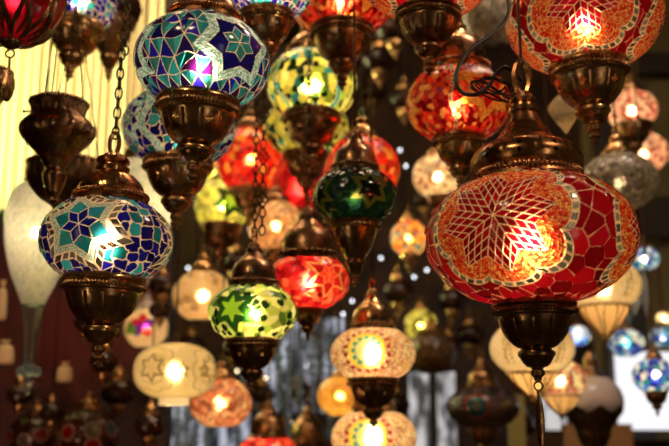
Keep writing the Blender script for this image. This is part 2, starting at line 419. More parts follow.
STB = dict(bg='box', tiles=BLU + TEA[:2] + [BLU[1]], cell=19, grout=(1.0, .72, .48), gw=1.3,
    medal=[(l, 6, 'star', dict(n=6, ro=47, ri=30, band=9, ring=12, beadc=[(.50, .52, .38), (.62, .66, .5)], bead=3.1, rot=PI / 2 + .25,
        ringc=[(.10, .06, .03), (.26, .20, .13), (.18, .11, .06)], outer=TEA + [(.02, .22, .32)], inner=[(.008, .01, .26), (.006, .008, .16)])) for l in (-24, 96, 216)])
STT = dict(bg='tri', tiles=TEA + [TEA[0]] + BLU[:3] + PUR, cell=26, grout=(1.0, .72, .52), gw=1.0,
    medal=[(l, 3, 'star', dict(n=6, ro=48, ri=33, band=14, r1=.80, beadc=SIL, bead=3.4, rot=PI / 2 - .3,
        outer=[(.009, .007, .16), (.006, .005, .11)], inner=TEA, r0=.52)) for l in (31, -84, 151)])
STF = S(STB, medal=[(l, 0, 'star', dict(n=6, ro=30, ri=20, band=10, beadc=SIL, inner=TEA, outer=BLU[:2])) for l in (60, 180, 300)],
    waves=[(-36, 8, 9, SIL), (-70, 3, 5, BLU)])
GRN = dict(bg='voro', tiles=[(.60, .66, .10), (.80, .76, .18), (.35, .48, .05), (.10, .17, .02), (.9, .82, .3)], cell=21, grout=(.95, .9, .35), gw=2, dark=(19, .68, (.01, .03, .004)),
    medal=[(l, 0, 'line', dict(n=6, ro=52, ri=27, lw=5, col=(.012, .05, .006), fill=(.012, .06, .01), core=(.25, .45, .02), rot=.5)) for l in (-28, 92, 212)])
GRN2 = dict(bg='voro', tiles=[(.92, .74, .12), (.85, .66, .08), (.95, .80, .25), (.85, .72, .12), (.35, .44, .04), (.06, .13, .015), (.015, .03, .005), (.03, .26, .24)], cell=19, grout=(.95, .9, .4), gw=2, dark=(17, .74, (.01, .02, .003)),
    waves=[(40, 6, 6, [(.03, .34, .34), (.05, .45, .42)]), (-52, 4, 6, [(.03, .34, .34)]), (68, 5, 6, [(.8, .7, .05)])], medal=[])
GRNOFF = dict(bg='voro', tiles=[(.02, .12, .04), (.04, .18, .05), (.02, .10, .09)], cell=15, grout=(.3, .3, .1), gw=1.6,
    medal=[(l, 0, 'line', dict(n=6, ro=44, ri=26, lw=5, col=(.45, .42, .08), fill=(.02, .025, .012), rot=.5)) for l in (22, -60, 142, 230)])
YEL = dict(bg='voro', tiles=[(.85, .75, .10), (.75, .72, .12), (.9, .8, .2)], cell=20, grout=(1, .95, .5), gw=1.5,
    medal=[(l, 0, 'line', dict(n=6, ro=56, ri=30, lw=7, col=(.015, .05, .006), fill=(.02, .10, .01), core=(.35, .55, .03), rot=.3)) for l in (20, 140, 260)])
RDO = dict(bg='voro', tiles=[(.70, .012, .015), (.9, .035, .02), (.50, .008, .012), (1, .14, .05)], cell=16, grout=(1, .30, .10), gw=1.2,
    medal=[(l, 3, 'star', dict(n=6, ro=54, ri=28, band=4, beadc=[(1, .4, .1)], outer=[(.55, .008, .01)], inner=[(.85, .05, .02)])) for l in (30, 150, 270)])
ORR = dict(bg='voro', tiles=[(.95, .08, .02), (1, .34, .05), (.80, .02, .01), (.6, .008, .01), (.9, .04, .02)], cell=18, grout=(1, .4, .1), gw=1.5, medal=[])
CRC = dict(bg='bead', tiles=[(.95, .55, .24), (.85, .34, .14), (1, .66, .32), (.75, .40, .28), (.98, .72, .40), (.6, .3, .1)], cell=6.5, grout=(1, .7, .4),
    medal=[(l, 2, 'circles', dict(ro=1, ri=1, rings=[(45, (.85, .66, .06)), (37, (.06, .36, .30)), (27, (.80, .80, .30))], dots=(53, 18, 4.6, (.38, .008, .01)), dots2=(33, 12, 4, (.8, .7, .2)))) for l in (-9, 111, 231)])
CRS = dict(bg='plain', tiles=[(.98, .74, .34), (.94, .70, .30)], cell=30, grout=(.9, .68, .36), gw=.6,
    medal=[(l, 4, 'line', dict(n=6, ro=34, ri=19, lw=2.4, col=(.35, .19, .05))) for l in (-34, 60, 180)] + [(l, -2, 'line', dict(n=5, ro=15, ri=7, lw=2.4, col=(.40, .22, .07))) for l in (10, 44)] + [(l, 0, 'arc', dict(n=8, ro=62, ri=1, lw=1.8, col=(.6, .40, .16))) for l in (-34, 60)])
CRP = dict(bg='plain', tiles=[(1, .70, .34), (.9, .54, .22), (.96, .62, .28)], cell=22, grout=(.85, .6, .32), gw=1, dark=(30, .75, (.55, .30, .12)), medal=[])
CRF = dict(bg='plain', tiles=[(.98, .70, .36)], cell=20, grout=(.9, .65, .4), gw=1,
    medal=[(-10, 4, 'flower', dict(n=5, ro=58, ri=14, inner=[(.65, .01, .05), (.20, .02, .35), (.75, .02, .02)], col=(.1, .01, .2))), (-45, -12, 'flower', dict(n=3, ro=34, ri=2, inner=[(.1, .2, .02)], col=(.1, .2, .02)))])
CRK = dict(bg='plain', tiles=[(.96, .68, .32), (.9, .62, .28), (.98, .74, .40)], cell=11, grout=(1, .8, .5), gw=1.2, sprig=((-35, 5, 42, 78, 150, 220), (.28, .16, .04)), medal=[])
ORP = dict(bg='voro', tiles=[(.95, .36, .16), (1, .5, .24), (.85, .25, .1)], cell=16, grout=(1, .6, .3), gw=1.2,
    medal=[(l, 0, 'arc', dict(n=10, ro=26, ri=1, lw=2.8, col=(.38, .05, .02))) for l in (-52, 12, 70, 150)])
AMB = dict(bg='plain', tiles=[(.9, .42, .06), (.95, .52, .10)], cell=24, grout=(.8, .3, .03), gw=1.5,
    medal=[(l, 0, 'arc', dict(n=6, ro=46, ri=1, lw=2.8, col=(.30, .07, .01))) for l in (8, 98, 188, 278)])
SPT = dict(bg='voro', tiles=[(.98, .66, .36), (.95, .55, .28), (1, .74, .45)], cell=20, grout=(1, .72, .45), gw=1.2, dark=(14, .75, (.30, .04, .02)), medal=[])
PNK = S(SPT, tiles=[(1, .52, .34), (.95, .42, .28), (1, .62, .42)], dark=(16, .68, (.40, .03, .03)))
BWH = dict(bg='voro', tiles=[(.55, .75, .95), (.85, .92, 1.), (.08, .15, .75), (.03, .30, .5), (.02, .03, .40)], cell=26, grout=(.95, .9, .85), gw=2.5, medal=[])
DRK = dict(bg='voro', tiles=[(.10, .03, .02), (.05, .02, .015)], cell=18, grout=(.12, .06, .03), gw=1.2, medal=[])
DKR = dict(bg='voro', tiles=[(.40, .004, .006), (.26, .002, .004), (.55, .01, .01)], cell=13, grout=(.6, .06, .03), gw=1.2, medal=[])
GRY = dict(bg='voro', tiles=[(.58, .47, .34), (.42, .34, .26), (.7, .6, .44)], cell=11, grout=(.9, .78, .58), gw=1.2, medal=[])
CIR = dict(bg='voro', tiles=[(.12, .03, .015), (.06, .015, .01)], cell=14, grout=(.3, .12, .05), gw=1.2,
    medal=[(l, lt, 'circles', dict(ro=1, ri=1, rings=[(27, (.65, .42, .30)), (22, c)])) for l, lt, c in ((-40, 6, (.35, .01, .01)), (8, 12, (.16, .12, .05)), (50, 18, (.10, .12, .18)), (70, -8, (.45, .02, .03)), (10, -36, (.45, .01, .01)), (-75, -15, (.2, .15, .1)), (130, 0, (.3, .02, .02)), (190, 0, (.16, .12, .05)), (240, 0, (.35, .01, .01)))])
TGT = dict(bg='voro', tiles=[(.16, .10, .09), (.22, .14, .13), (.12, .08, .08)], cell=14, grout=(.3, .24, .2), gw=1.2,
    medal=[(l, 0, 'circles', dict(ro=1, ri=1, rings=[(38, (.50, .10, .05)), (29, (.03, .22, .24)), (13, (.35, .32, .06)), (6, (.04, .2, .3))])) for l in (-10, 110, 230)])

# ------------------------------------------------------------------ lamp parts
def globe(R, ratio, rt, rb, C, mat_, res, seed, parent, face, p=2.0, name='glass_globe'):
    H = R * ratio
    tt = math.acos(min(1, (rt / R) ** (p / 2))); tb = math.acos(min(1, (rb / R) ** (p / 2)))
    nf, nr = res; nb = max(24, nf // 6)
    half = math.radians(112)
    lon = np.concatenate([np.linspace(-half, half, nf, endpoint=False), np.linspace(half, 2 * PI - half, nb, endpoint=False)])
    t = np.linspace(-tb, tt, nr)
    r = R * np.cos(t) ** (2 / p); z = H * np.sign(t) * np.abs(np.sin(t)) ** (2 / p)
    ds = np.hypot(np.diff(r), np.diff(z)); s = np.concatenate([[0], np.cumsum(ds)]); s -= np.interp(0, z, s)
    LON, SS = np.meshgrid(lon, s); RR = np.broadcast_to(r[:, None], LON.shape); ZZ = np.broadcast_to(z[:, None], LON.shape)
    C = dict(C); C['_r'] = RR * .35 + R * .65 if False else RR
    lw = (LON + PI) % (2 * PI) - PI
    pt = pattern('', lw * (RR * .5 + R * .5), SS, LON, R, C, seed)
    # longitude 0 faces the camera: direction 'face' (angle in the xy plane); growing longitude runs to the right in view
    a = face + LON
    nrm_r = np.gradient(z)[:, None] ; nrm_z = -np.gradient(r)[:, None]; L = np.hypot(nrm_r, nrm_z)
    rr = RR + pt.h * nrm_r / L; zz = ZZ + pt.h * nrm_z / L
    V = np.stack([rr * np.cos(a), rr * np.sin(a), zz], -1).reshape(-1, 3)
    F = grid_faces(nr, len(lon))
    me = mesh_np(name, V, F, True)
    at = me.color_attributes.new('tint', 'FLOAT_COLOR', 'POINT')
    col = np.clip(pt.c.reshape(-1, 4), 0, 1).astype(np.float32)
    if len(me.vertices) == len(col): at.data.foreach_set('color', col.ravel())
    o = link(name, me, mat_, parent)
    return o, z[0], z[-1]
def diamond_hole(n, zc, hz, wa, zc2=None):
    def f(a, z):
        q = a * n / (2 * PI); d = np.abs(q - np.round(q)) * 2 * PI / n
        m = (d / wa) ** .75 + (np.abs(z - zc) / hz) ** .75 < 1
        if zc2 is not None: m |= (d / wa) ** .75 + (np.abs(z - zc2) / hz) ** .75 < 1
        return m
    return f
bulb_cache = {}
def bulb(R, heat, parent, z=0.):
    key = round(heat, 3); r = .11 * R
    if key not in bulb_cache: bulb_cache[key] = emit('lit_bulb', (1.0, .80, .50), heat)
    mb = MB(); mb.ball((0, 0, z), r, 10, .9)
    return mb.build('bulb', bulb_cache[key], parent, sharp=None)
def chain_mesh(mb, x, y, z0, z1, link_h=.020, wr=.0016):
    z = z0; i = 0
    while z < z1:
        mb.torus((x, y, z + link_h / 2), link_h / 2, wr, 'x' if i % 2 else 'y', sx=.6, sz=1.15, n=10, k=5); z += link_h * .86; i += 1
CEIL = 3.75
def cup_parts(root, a, zt, m, n, ornate, fin, scale=1., holes=True, style=0):
    """bowl under the globe; a rim radius; zt z of the rim"""
    z = lambda k: zt - k * a
    if style == 0:
        pr = [(1.0, -.02), (1.04, .03), (1.05, .10), (1.0, .14), (.97, .16), (.97, .34), (.90, .38), (.90, .42)]
        bowl = smooth_prof([(.90, .42), (.86, .58), (.74, .85), (.56, 1.05), (.44, 1.13)], 12 if n > 60 else 4)
        low = [(.42, 1.13), (.36, 1.15), (.38, 1.20), (.44, 1.23), (.46, 1.28), (.45, 1.34), (.41, 1.37), (.40, 1.40), (.34, 1.50), (.25, 1.60), (.17, 1.62)]
    elif style == 1:     # slim taper
        pr = [(1.0, -.02), (1.04, .05), (1.0, .14), (.95, .18), (.95, .30), (.9, .33)]
        bowl = smooth_prof([(.90, .33), (.80, .7), (.62, 1.1), (.46, 1.4), (.36, 1.55)], 4)
        low = [(.36, 1.56), (.42, 1.6), (.42, 1.7), (.34, 1.76), (.26, 2.0), (.18, 2.1)]
    P_ = [(q[0] * a, z(q[1])) for q in pr + bowl + low]
    npet = 12
    mod = (lambda T, Z, R: np.where((Z < z(.45)) & (Z > z(1.05)), -.018 * a * (np.abs(np.cos(T * npet / 2)) < .12), 0)) if ornate else None
    hole = diamond_hole(6, z(.66), .13 * a, .15) if (ornate and holes) else None
    mb = MB().lathe(P_, n, mod, hole=hole); mb.build('cup', m, root)
    if ornate:
        rp = MB(); rope(rp, .99 * a, z(.25), .055 * a, 70 if n > 60 else 34); rp.build('rope_trim', m, root)
    # finial
    zz = z(low[-1][1]); q = a
    f = [(.16, 0), (.13, .05), (.17, .08), (.17, .18), (.12, .22), (.09, .26), (.15, .31), (.15, .36), (.08, .42), (.05, .46), (.09, .50), (.03, .55)]
    if fin == 'short': f = f[:7]; f[-1] = (.09, .31); f += [(.03, .34)]
    f += [(.001, f[-1][1] + .01)]
    mb = MB().lathe([(x * a, zz - y * a) for x, y in f], 16 if n < 60 else 28); mb.build('finial', m, root)
    return zz - f[-1][1] * a
def cap_parts(root, a, zb, m, n, ornate, style=0):
    """hood above the globe; a rim radius, zb z of rim. returns z of the loop top"""
    z = lambda k: zb + k * a
    if style == 0:     # low dome (blue lamps)
        base = [(.98, -.05), (1.03, 0), (1.03, .08), (.96, .12), (.96, .30), (.90, .33)]
        dome = smooth_prof([(.90, .33), (.84, .50), (.68, .72), (.50, .84), (.44, .88)], 6)
        top = [(.44, .89), (.46, .94), (.46, 1.0), (.38, 1.04), (.36, 1.10), (.44, 1.14), (.46, 1.20), (.42, 1.27), (.30, 1.31), (.25, 1.38), (.10, 1.42), (.001, 1.43)]
        zh = None
    elif style == 1:   # hero: tall bell
        base = [(.97, -.08), (1.0, -.02), (.97, .06), (.94, .14), (.97, .17)]
        dome = smooth_prof([(.97, .17), (1.03, .30), (1.02, .46), (.90, .62), (.70, .72), (.56, .80), (.46, .94), (.34, 1.12), (.25, 1.32)], 8)
        top = [(.24, 1.33), (.28, 1.36), (.28, 1.43), (.22, 1.46), (.21, 1.52), (.25, 1.55), (.25, 1.61), (.20, 1.66), (.12, 1.74), (.001, 1.75)]
        zh = z(.34)
    else:              # cone hood (background)
        base = [(.98, -.06), (1.02, 0), (1.02, .1), (.95, .14), (.95, .3)]
        dome = smooth_prof([(.95, .3), (.92, .52), (.83, .80), (.68, 1.02), (.48, 1.20), (.32, 1.40)], 4)
        top = [(.33, 1.45), (.33, 1.56), (.24, 1.60), (.22, 1.75), (.12, 1.85), (.001, 1.86)]
        zh = None
    P_ = [(q[0] * a, z(q[1])) for q in base + dome + top]
    mod = None
    if ornate: mod = lambda T, Z, R: np.where((Z > z(.36)) & (R > .5 * a), -.014 * a * (np.abs(np.cos(T * 5)) < .10), 0)
    hole = diamond_hole(10, z(.36), .055 * a, .075, z(.50)) if style == 1 and ornate else None
    MB().lathe(P_, n, mod, hole=hole).build('cap', m, root)
    if hole:
        MB().lathe([(.001, z(.05)), (.86 * a, z(.06)), (.90 * a, z(.3)), (.86 * a, z(.5)), (.6 * a, z(.68)), (.001, z(.7))], 48).build('cap_light_block', M['black'], root)  # black insert added inside the hood to block light behind its holes
    if ornate:
        rp = MB(); rope(rp, (.98 if style != 1 else .96) * a, z(.21 if style != 1 else .12), .05 * a, 72 if n > 60 else 34); rp.build('rope_trim', m, root)
    return z(top[-1][1])

def res_for(w):
    if w > 180: return (560, 250)
    if w > 120: return (430, 200)
    if w > 95: return (300, 130)
    if w > 70: return (200, 90)
    return (120, 56)
SEED = [0]
HEAT = 78.0
MLAMP = []
SIZE = {9: 0.97, 10: 0.96, 11: 0.99, 12: 0.97, 13: 0.95, 14: 0.98, 16: 0.90, 17: 1.02, 18: 1.19, 19: 1.04, 20: 1.02, 22: 0.99, 23: 0.97, 24: 1.04, 25: 1.01, 35: 1.01, 41: 0.97, 42: 0.95, 59: 0.99, 61: 1.01, 63: 0.95, 76: 0.99, 77: 0.70, 78: 1.01, 80: 0.95, 81: 1.01, 83: 0.99}   # small differences in globe size
def mosaic_lamp(px, py, wpx, diam, C, label, ratio=.70, cap=.55, cup=.57, capm='brass', cupm='brass', capst=0, cupst=0, fin='long',
                heat=1.0, tilt_=(0, 0), spin=0., hang='chain', name='mosaic_lamp', cat='lamp', group='mosaic glass lamps hanging in the shop',
                gm=None, ornate=None, holes=True, p=2.0, tail=None, show_cup=True, upto=None, collar=False, cage=None):
    diam *= SIZE.get(len(MLAMP), 1)
    D = diam * FPX / wpx; pos = P(px, py, D); R = diam / 2; SEED[0] += 1
    root = bpy.data.objects.new(name, None); COL.objects.link(root); root.empty_display_size = .02
    tag(root, label, cat, group)
    big = wpx > 95; n = 144 if wpx > 120 else (96 if big else 40)
    if ornate is None: ornate = wpx > 66
    face = math.atan2(-pos.y, -pos.x)       # towards the camera
    g, zb, zt = globe(R, ratio, cap * R, cup * R, C, M[gm] if gm else (M['mosaic'] if wpx > 60 else M['mosaic_far']), res_for(wpx), SEED[0] * 3.1, root, face + math.radians(spin), p)
    if heat > 0: bulb(R, heat * HEAT * (1.0 if wpx > 95 else 2.3), root)
    if capm: ztop = cap_parts(root, cap * R * 1.02, zt, M[capm], n, ornate, capst)
    else: ztop = zt
    zbot = zb
    if cage:
        cz = cup * R; nb = 14; mb = MB(); hgt = cage * R
        for k in range(nb):
            a = 2 * PI * k / nb; pts = []
            for j in range(9):
                t_ = j / 8; rr = cz * 1.03 * (1 - t_ ** 1.6) + .04 * cz * t_; a2 = a + .12 * math.sin(PI * t_) * (1 if k % 2 else -1)
                pts.append((rr * math.cos(a2), rr * math.sin(a2), zb - hgt * t_))
            mb.tube(pts, .035 * cz, 5)
        mb.build('cage', M['gold'], root)
        rp = MB(); rope(rp, cz * 1.05, zb, .07 * cz, 24); rp.build('cage_rim', M['gold'], root)
        MB().lathe([(cz * .97 * (1 - (k / 8) ** 1.7) + .001, zb - hgt * .93 * k / 8) for k in range(9)], 40).build('cage_lining', M['amber'], root)
        MB().lathe([(.12 * cz, zb - hgt * .95), (.16 * cz, zb - hgt * 1.02), (.06 * cz, zb - hgt * 1.12), (.001, zb - hgt * 1.14)], 12).build('finial', M['gold'], root)
        zbot = zb - hgt * 1.14
    elif show_cup:
        zbot = cup_parts(root, cup * R * 1.02, zb, M[cupm], n, ornate, fin, holes=holes, style=cupst)
    elif collar:
        MB().lathe([(cup * R, zb + .01 * R), (cup * R * 1.02, zb - .16 * R), (cup * R * .9, zb - .17 * R), (.001, zb - .17 * R)], 32).build('glass_collar', M['collar'], root)
    if tail:
        L_, W_ = tail[0] * R, tail[1] * R; mb = MB(); mb.torus((0, 0, zbot - .035 * R), .04 * R, .009 * R, 'y', n=14, k=6)
        q = zbot - .07 * R
        mb.lathe([(.001, q), (.018 * R, q - .02 * L_), (.012 * R, q - .08 * L_), (W_ * .8, q - .22 * L_), (W_, q - .42 * L_), (W_ * .95, q - .62 * L_), (W_ * .5, q - .85 * L_), (W_ * .35, q - .97 * L_), (.001, q - L_)], 20,
                 lambda T, Z, R_: .18 * R_ * np.cos(T * 6))
        mb.build('tassel', M['brass_dark'], root)
    # loop and hanger up to the ceiling
    mb = MB(); lr = .12 * R if big else .09 * R
    mb.torus((0, 0, ztop + lr * 1.25), lr, (.034 if big else .024) * R, 'y', sx=.62, sz=1.5, n=16, k=6); mb.build('loop', M[capm or 'brass_dark'], root)
    zc = ztop + lr * 2.6; top = CEIL - pos.z
    mb = MB()
    if hang == 'chain': chain_mesh(mb, 0, 0, zc - .008, top, .017 if not big else .019, .0015)
    else: mb.tube([(0, 0, zc - .01), (0, 0, top)], .0022 if hang == 'cord' else .004, 6)
    h = mb.build('chain' if hang == 'chain' else 'cord', M['wire'], root)
    if hang == 'chain': 
        mb = MB().tube([(0, 0, top - .05), (0, 0, top)], .004, 6); mb.build('ceiling_hook', M['wire'], root)
    MLAMP.append((px, py, wpx, diam, ratio))
    root.location = pos
    root.rotation_euler = (math.radians(tilt_[0]), math.radians(tilt_[1]), 0)
    return root
M['amber'] = clear_mat('amber_liner_glass', (1.0, .62, .25), .4, .05, .6)
M['collar'] = clear_mat('cream_glass_collar', (1.0, .85, .55), .4, .05, .8)

# ------------------------------------------------------------------ structure
def struct(name, mb, m): o = mb.build(name, m, smooth=False, sharp=None); tag(o, kind='structure'); return o
M['floor'] = pbr('dark_floor_tile', (.06, .04, .03), .5, nscale=3, noise=.4)
M['wallr'] = pbr('dark_red_wall', (.12, .007, .004), .6, nscale=4.5, col2=(.012, .003, .002))
M['wallb'] = pbr('dark_brown_wall', (.10, .042, .02), .7, nscale=3, col2=(.015, .007, .005))
M['olive'] = pbr('olive_plaster', (.20, .15, .05), .8, nscale=3, noise=.3)
M['beam'] = pbr('dark_beam', (.03, .018, .012), .6, nscale=6, noise=.4)
M['ceil'] = pbr('dark_ceiling', (.05, .03, .02), .8)
M['wood'] = pbr('tan_wood_board', (.42, .20, .08), .5, nscale=3, noise=.25)
struct('floor', MB().box((-3.2, -2.2, -.1), (3.2, 5.4, 0)), M['floor'])
struct('ceiling', MB().box((-3.2, -2.2, CEIL), (3.2, 5.4, CEIL + .1)), M['ceil'])
struct('wall_left', MB().box((-3.2, -2.2, 0), (-3.1, 5.4, CEIL)), M['wallr'])
struct('wall_right', MB().box((3.1, -2.2, 0), (3.2, 5.4, CEIL)), M['olive'])
struct('wall_back', MB().box((-3.1, 5.3, 0), (3.1, 5.4, CEIL)), M['wallb'])
# partition under and beside the curtained opening on the left
lo = PY(-60, 215, 3.0); hi = PY(160, 215, 3.0)
struct('wall_partition', MB().box((-3.1, 3.0, 0), (hi.x, 3.06, lo.z - .04)), M['wallr'])
struct('trim_1', MB().box((-3.1, 2.95, lo.z - .04), (hi.x + .02, 3.08, lo.z)), M['beam'])
struct('trim_2', MB().box((hi.x, 2.97, 0), (hi.x + .05, 3.08, CEIL)), M['beam'])

def curtain():
    x0, x1 = -2.0, hi.x - .01; n = 900; z0, z1 = lo.z + .01, CEIL - .02
    xs = np.linspace(x0, x1, n); ys = 2.97 + .022 * np.sin(xs * 2 * PI / .030) + .006 * np.sin(xs * 41)
    V = []; rows = 8
    for k in range(rows): V += [(x, y, z0 + (z1 - z0) * k / (rows - 1)) for x, y in zip(xs, ys)]
    m, nt, out = mat('sheer_curtain'); L = nt.links.new
    t = N(nt, 'ShaderNodeBsdfTranslucent'); t.inputs[0].default_value = (.95, .85, .62, 1)
    d = N(nt, 'ShaderNodeBsdfDiffuse'); d.inputs[0].default_value = (.9, .8, .6, 1)
    x = nt.nodes.new('ShaderNodeMixShader'); x.inputs[0].default_value = .3; L(t.outputs[0], x.inputs[1]); L(d.outputs[0], x.inputs[2]); L(x.outputs[0], out.inputs[0])
    me = mesh_np('curtain', np.array(V), grid_faces(rows, n, False)); o = link('curtain', me, m)
    tag(o, 'pale pleated sheer curtain glowing yellow in the upper left corner', 'curtain')
curtain()

# right hand background: olive wall bay, beams, bright openings
def panel(name, px0, py0, px1, py1, Y, m, th=.03, kind='structure', label=None, cat=None):
    a, b = PY(px0, py1, Y), PY(px1, py0, Y); o = MB().box((a.x, Y, a.z), (b.x, Y + th, b.z)).build(name, m, smooth=False, sharp=None)
    if kind: tag(o, kind=kind)
    if label: tag(o, label, cat)
    return o
M['day'] = emit('daylight_pane', (.97, .96, 1.0), 1.05)
def pane(name, col, lo_, hi_, sc):  # noise puts bright and dark blotches into the pane's glow
    m, nt, out = mat(name); L_ = nt.links.new
    tc = nt.nodes.new('ShaderNodeTexCoord'); mp = nt.nodes.new('ShaderNodeMapping'); mp.inputs['Scale'].default_value = (1, 1, .35)
    nz = N(nt, 'ShaderNodeTexNoise', Scale=sc, Detail=3.0); mr = nt.nodes.new('ShaderNodeMapRange')
    mr.inputs['From Min'].default_value = .42; mr.inputs['From Max'].default_value = .6; mr.inputs['To Min'].default_value = lo_; mr.inputs['To Max'].default_value = hi_
    e = nt.nodes.new('ShaderNodeEmission'); e.inputs[0].default_value = (*col, 1)
    L_(tc.outputs['Object'], mp.inputs[0]); L_(mp.outputs[0], nz.inputs['Vector']); L_(nz.outputs['Fac'], mr.inputs[0]); L_(mr.outputs[0], e.inputs[1]); L_(e.outputs[0], out.inputs[0]); return m
M['day_dim'] = pane('dim_blotched_glow_pane', (.66, .68, .80), .03, .75, 22.)
M['day_mid'] = pane('grey_blotched_glow_pane', (.78, .75, .74), .08, .80, 18.)
panel('wall_right_bay', 600, -40, 760, 440, 4.4, M['olive'])
panel('trim_3', 596, 52, 760, 72, 4.3, M['beam']); panel('trim_4', 590, 196, 760, 236, 4.3, M['beam']); panel('trim_5', 612, -40, 622, 440, 4.3, M['beam'])
panel('window_1', 620, 352, 676, 430, 4.15, M['day'], .02)
panel('window_2', 541, 398, 566, 430, 4.15, M['day_mid'], .02)
panel('window_3', 410, 372, 455, 460, 4.6, M['day_mid'], .02)
panel('window_4', 262, 318, 344, 412, 4.6, M['day_dim'], .02)
panel('window_5', 160, 396, 250, 460, 4.6, M['day_dim'], .02)
for k, (a, b) in enumerate(((290, 294), (316, 321), (337, 340))): panel('trim_%d' % (6 + k), a, 300, b, 430, 4.55, M['beam'])
panel('trim_9', 431, 360, 436, 470, 4.55, M['beam'])
panel('display_board', 566, 424, 632, 470, 3.9, M['wood'], .03, None, 'tan wooden board at the lower right below the frosted lamp', 'board')
panel('display_post', 511, 395, 524, 470, 3.7, pbr('yellow_post', (.30, .24, .07), .6), .03, None, 'dull yellow upright post behind the red lamp tassel', 'post')

# ------------------------------------------------------------------ lamps, nearest first
L = mosaic_lamp
hero = L(530.5, 239, 208, .28, HERO, 'large squashed red mosaic lamp with an orange beaded rosette and long tassel', ratio=.645, p=2.1, hang='cord', cap=.515, cup=.375, capm='copper', cupm='brass_dark', capst=1,
  fin='short', holes=False, tail=(.62, .035), heat=1.15, tilt_=(0, -.5))
L(107, 241, 131, .20, STB, 'blue and turquoise mosaic lamp with a silver beaded star, at the left', ratio=.70, cap=.56, cup=.60, capm='copper', heat=1.3, holes=False, tilt_=(0, 1.5))
L(202, 63, 135, .20, STT, 'big blue mosaic lamp with turquoise triangles and a star at the top', ratio=.72, cap=.55, cup=.58, capm='copper', heat=1.6, tilt_=(0, 3))
L(584, 20, 154, .25, RED2, 'red mosaic lamp cut by the top edge above the biggest lamp', ratio=.70, cup=.48, heat=1.0, capm='copper', tilt_=(0, -2))
L(179, 128, 112, .20, STF, 'blue mosaic lamp with wavy silver bands hanging behind the big blue one', ratio=.72, cup=.58, heat=1.1)
L(427, -26, 134, .22, RED2, 'red mosaic lamp at the top edge whose dark bowl hangs right of centre', ratio=.66, cup=.46, cupm='brass_dark', holes=False)
L(342, -2, 108, .207, RED3, 'red and gold mosaic lamp at the top edge above the green ones', ratio=.70, cup=.55, cupm='brass_dark')
L(267, -12, 92, .156, S(STB, medal=[(l, -4, 'star', dict(n=8, ro=22, ri=18, band=14, beadc=[(.6, .62, .5)], inner=[(.5, .55, .5)], outer=[(.8, .8, .7)])) for l in (-4, 70, 150, 240, -80)]),
  'white and blue mosaic lamp half cut by the top edge', ratio=.75, cup=.58, heat=1.8)
L(458, 104, 104, .19, RED3, 'orange red mosaic lamp tucked behind the hood of the biggest lamp', ratio=.76, cap=.62, cup=.48, capm='copper', capst=2)
L(312, 85, 90, .2034, GRN2, 'yellow green mosaic lamp with black and teal pieces, upper of a pair', ratio=.84, cup=.60, cupm='brass_dark', heat=1.5)
L(306, 128, 84, .2125, S(GRN2, waves=[(30, 6, 6, [(.05, .45, .42)]), (-40, 7, 6, [(.8, .7, .05)])], dark=(14, .72, (.01, .03, .005))), 'green glass lamp directly beneath the yellow green lamp near centre top', ratio=.72, cup=.52, cupm='brass_dark', heat=.7)
L(355, 197, 84, .1447, GRNOFF, 'unlit dark green mosaic lamp with olive stars near the centre', ratio=.74, cap=.55, cup=.58, capst=2, capm='brass_dark', cupst=1, heat=.04, hang='cord', holes=False)  # faint bulb added inside this unlit lamp to bring up its pattern
L(253, 313, 89, .165, GRN, 'lime green mosaic lamp with a dark six pointed star, left of centre', ratio=.70, cap=.55, cup=.56, capm='brass_dark', cupm='brass_dark', capst=2, heat=1.5)
L(308, 281, 82, .170, RDO, 'bright red round mosaic lamp just behind the lime green one', ratio=.72, cap=.7, cup=.36, capm='brass_dark', cupm='brass_dark', capst=2, heat=1.3)
L(373, 354, 84, .175, CRC, 'cream beaded lamp with a teal ring and red dots, upper of two', ratio=.68, cap=.52, cup=.58, capst=2, cupm='brass_dark', heat=1.3, hang='cord', fin='short')
L(374, 437, 84, .19, CRC, 'cream beaded lamp with a teal ring at the bottom edge', ratio=.68, cap=.52, cup=.58, capst=2, cupm='brass_dark', heat=1.5, hang='cord')

# middle distance
L(362, 170, 76, .188, ORR, 'glowing orange red lamp behind the unlit green one', ratio=.95, cap=.4, cup=.5, heat=1.0, hang='cord')
L(250, 160, 70, .175, ORR, 'glowing red orange lamp right of the blue lamps', ratio=.98, cap=.4, cup=.5, heat=1.2, capm='brass_dark')
L(299, 184, 84, .215, DKR, 'dim deep red lamp with a pierced dark bowl beneath', ratio=.7, cap=.5, cup=.42, heat=1.2, cupm='brass_dark', hang='cord')
L(276, 226, 56, .15, S(CRP, bg='voro', cell=13, tiles=[(.98, .50, .20), (.8, .32, .10), (1, .62, .28), (.9, .42, .2)]), 'peach coloured round lamp below the red ones left of centre', ratio=.95, cap=.4, cup=.4, heat=.8, capm='brass_dark', hang='cord')
L(222, 206, 56, .15, YEL, 'yellow glass lamp with one green star, lower of a close pair', ratio=1.0, cap=.4, cup=.72, heat=1.0, cupm='brass_dark')
L(216, 172, 46, .15, YEL, 'small yellow green lamp peeking out behind the blue lamp bowls', ratio=.9, cap=.4, cup=.6, heat=.8, cupm='brass_dark', hang='cord', show_cup=False)
L(203, 296, 62, .18, CRP, 'plain cream round lamp left of the lime green lamp', ratio=.86, cap=.4, cup=.4, heat=.8, show_cup=False, hang='cord')
L(175, 371, 82, .20, CRS, 'wide oval cream lamp with thin star outlines at lower left', ratio=.68, cap=.3, cup=.36, heat=.85, show_cup=False, collar=True, hang='cord', capm=None, p=2.4)
L(146, 328, 44, .13, CRF, 'small cream lamp with a painted red and purple flower', ratio=.95, cap=.45, cup=.4, heat=.6, show_cup=False, hang='cord', capm='frost')
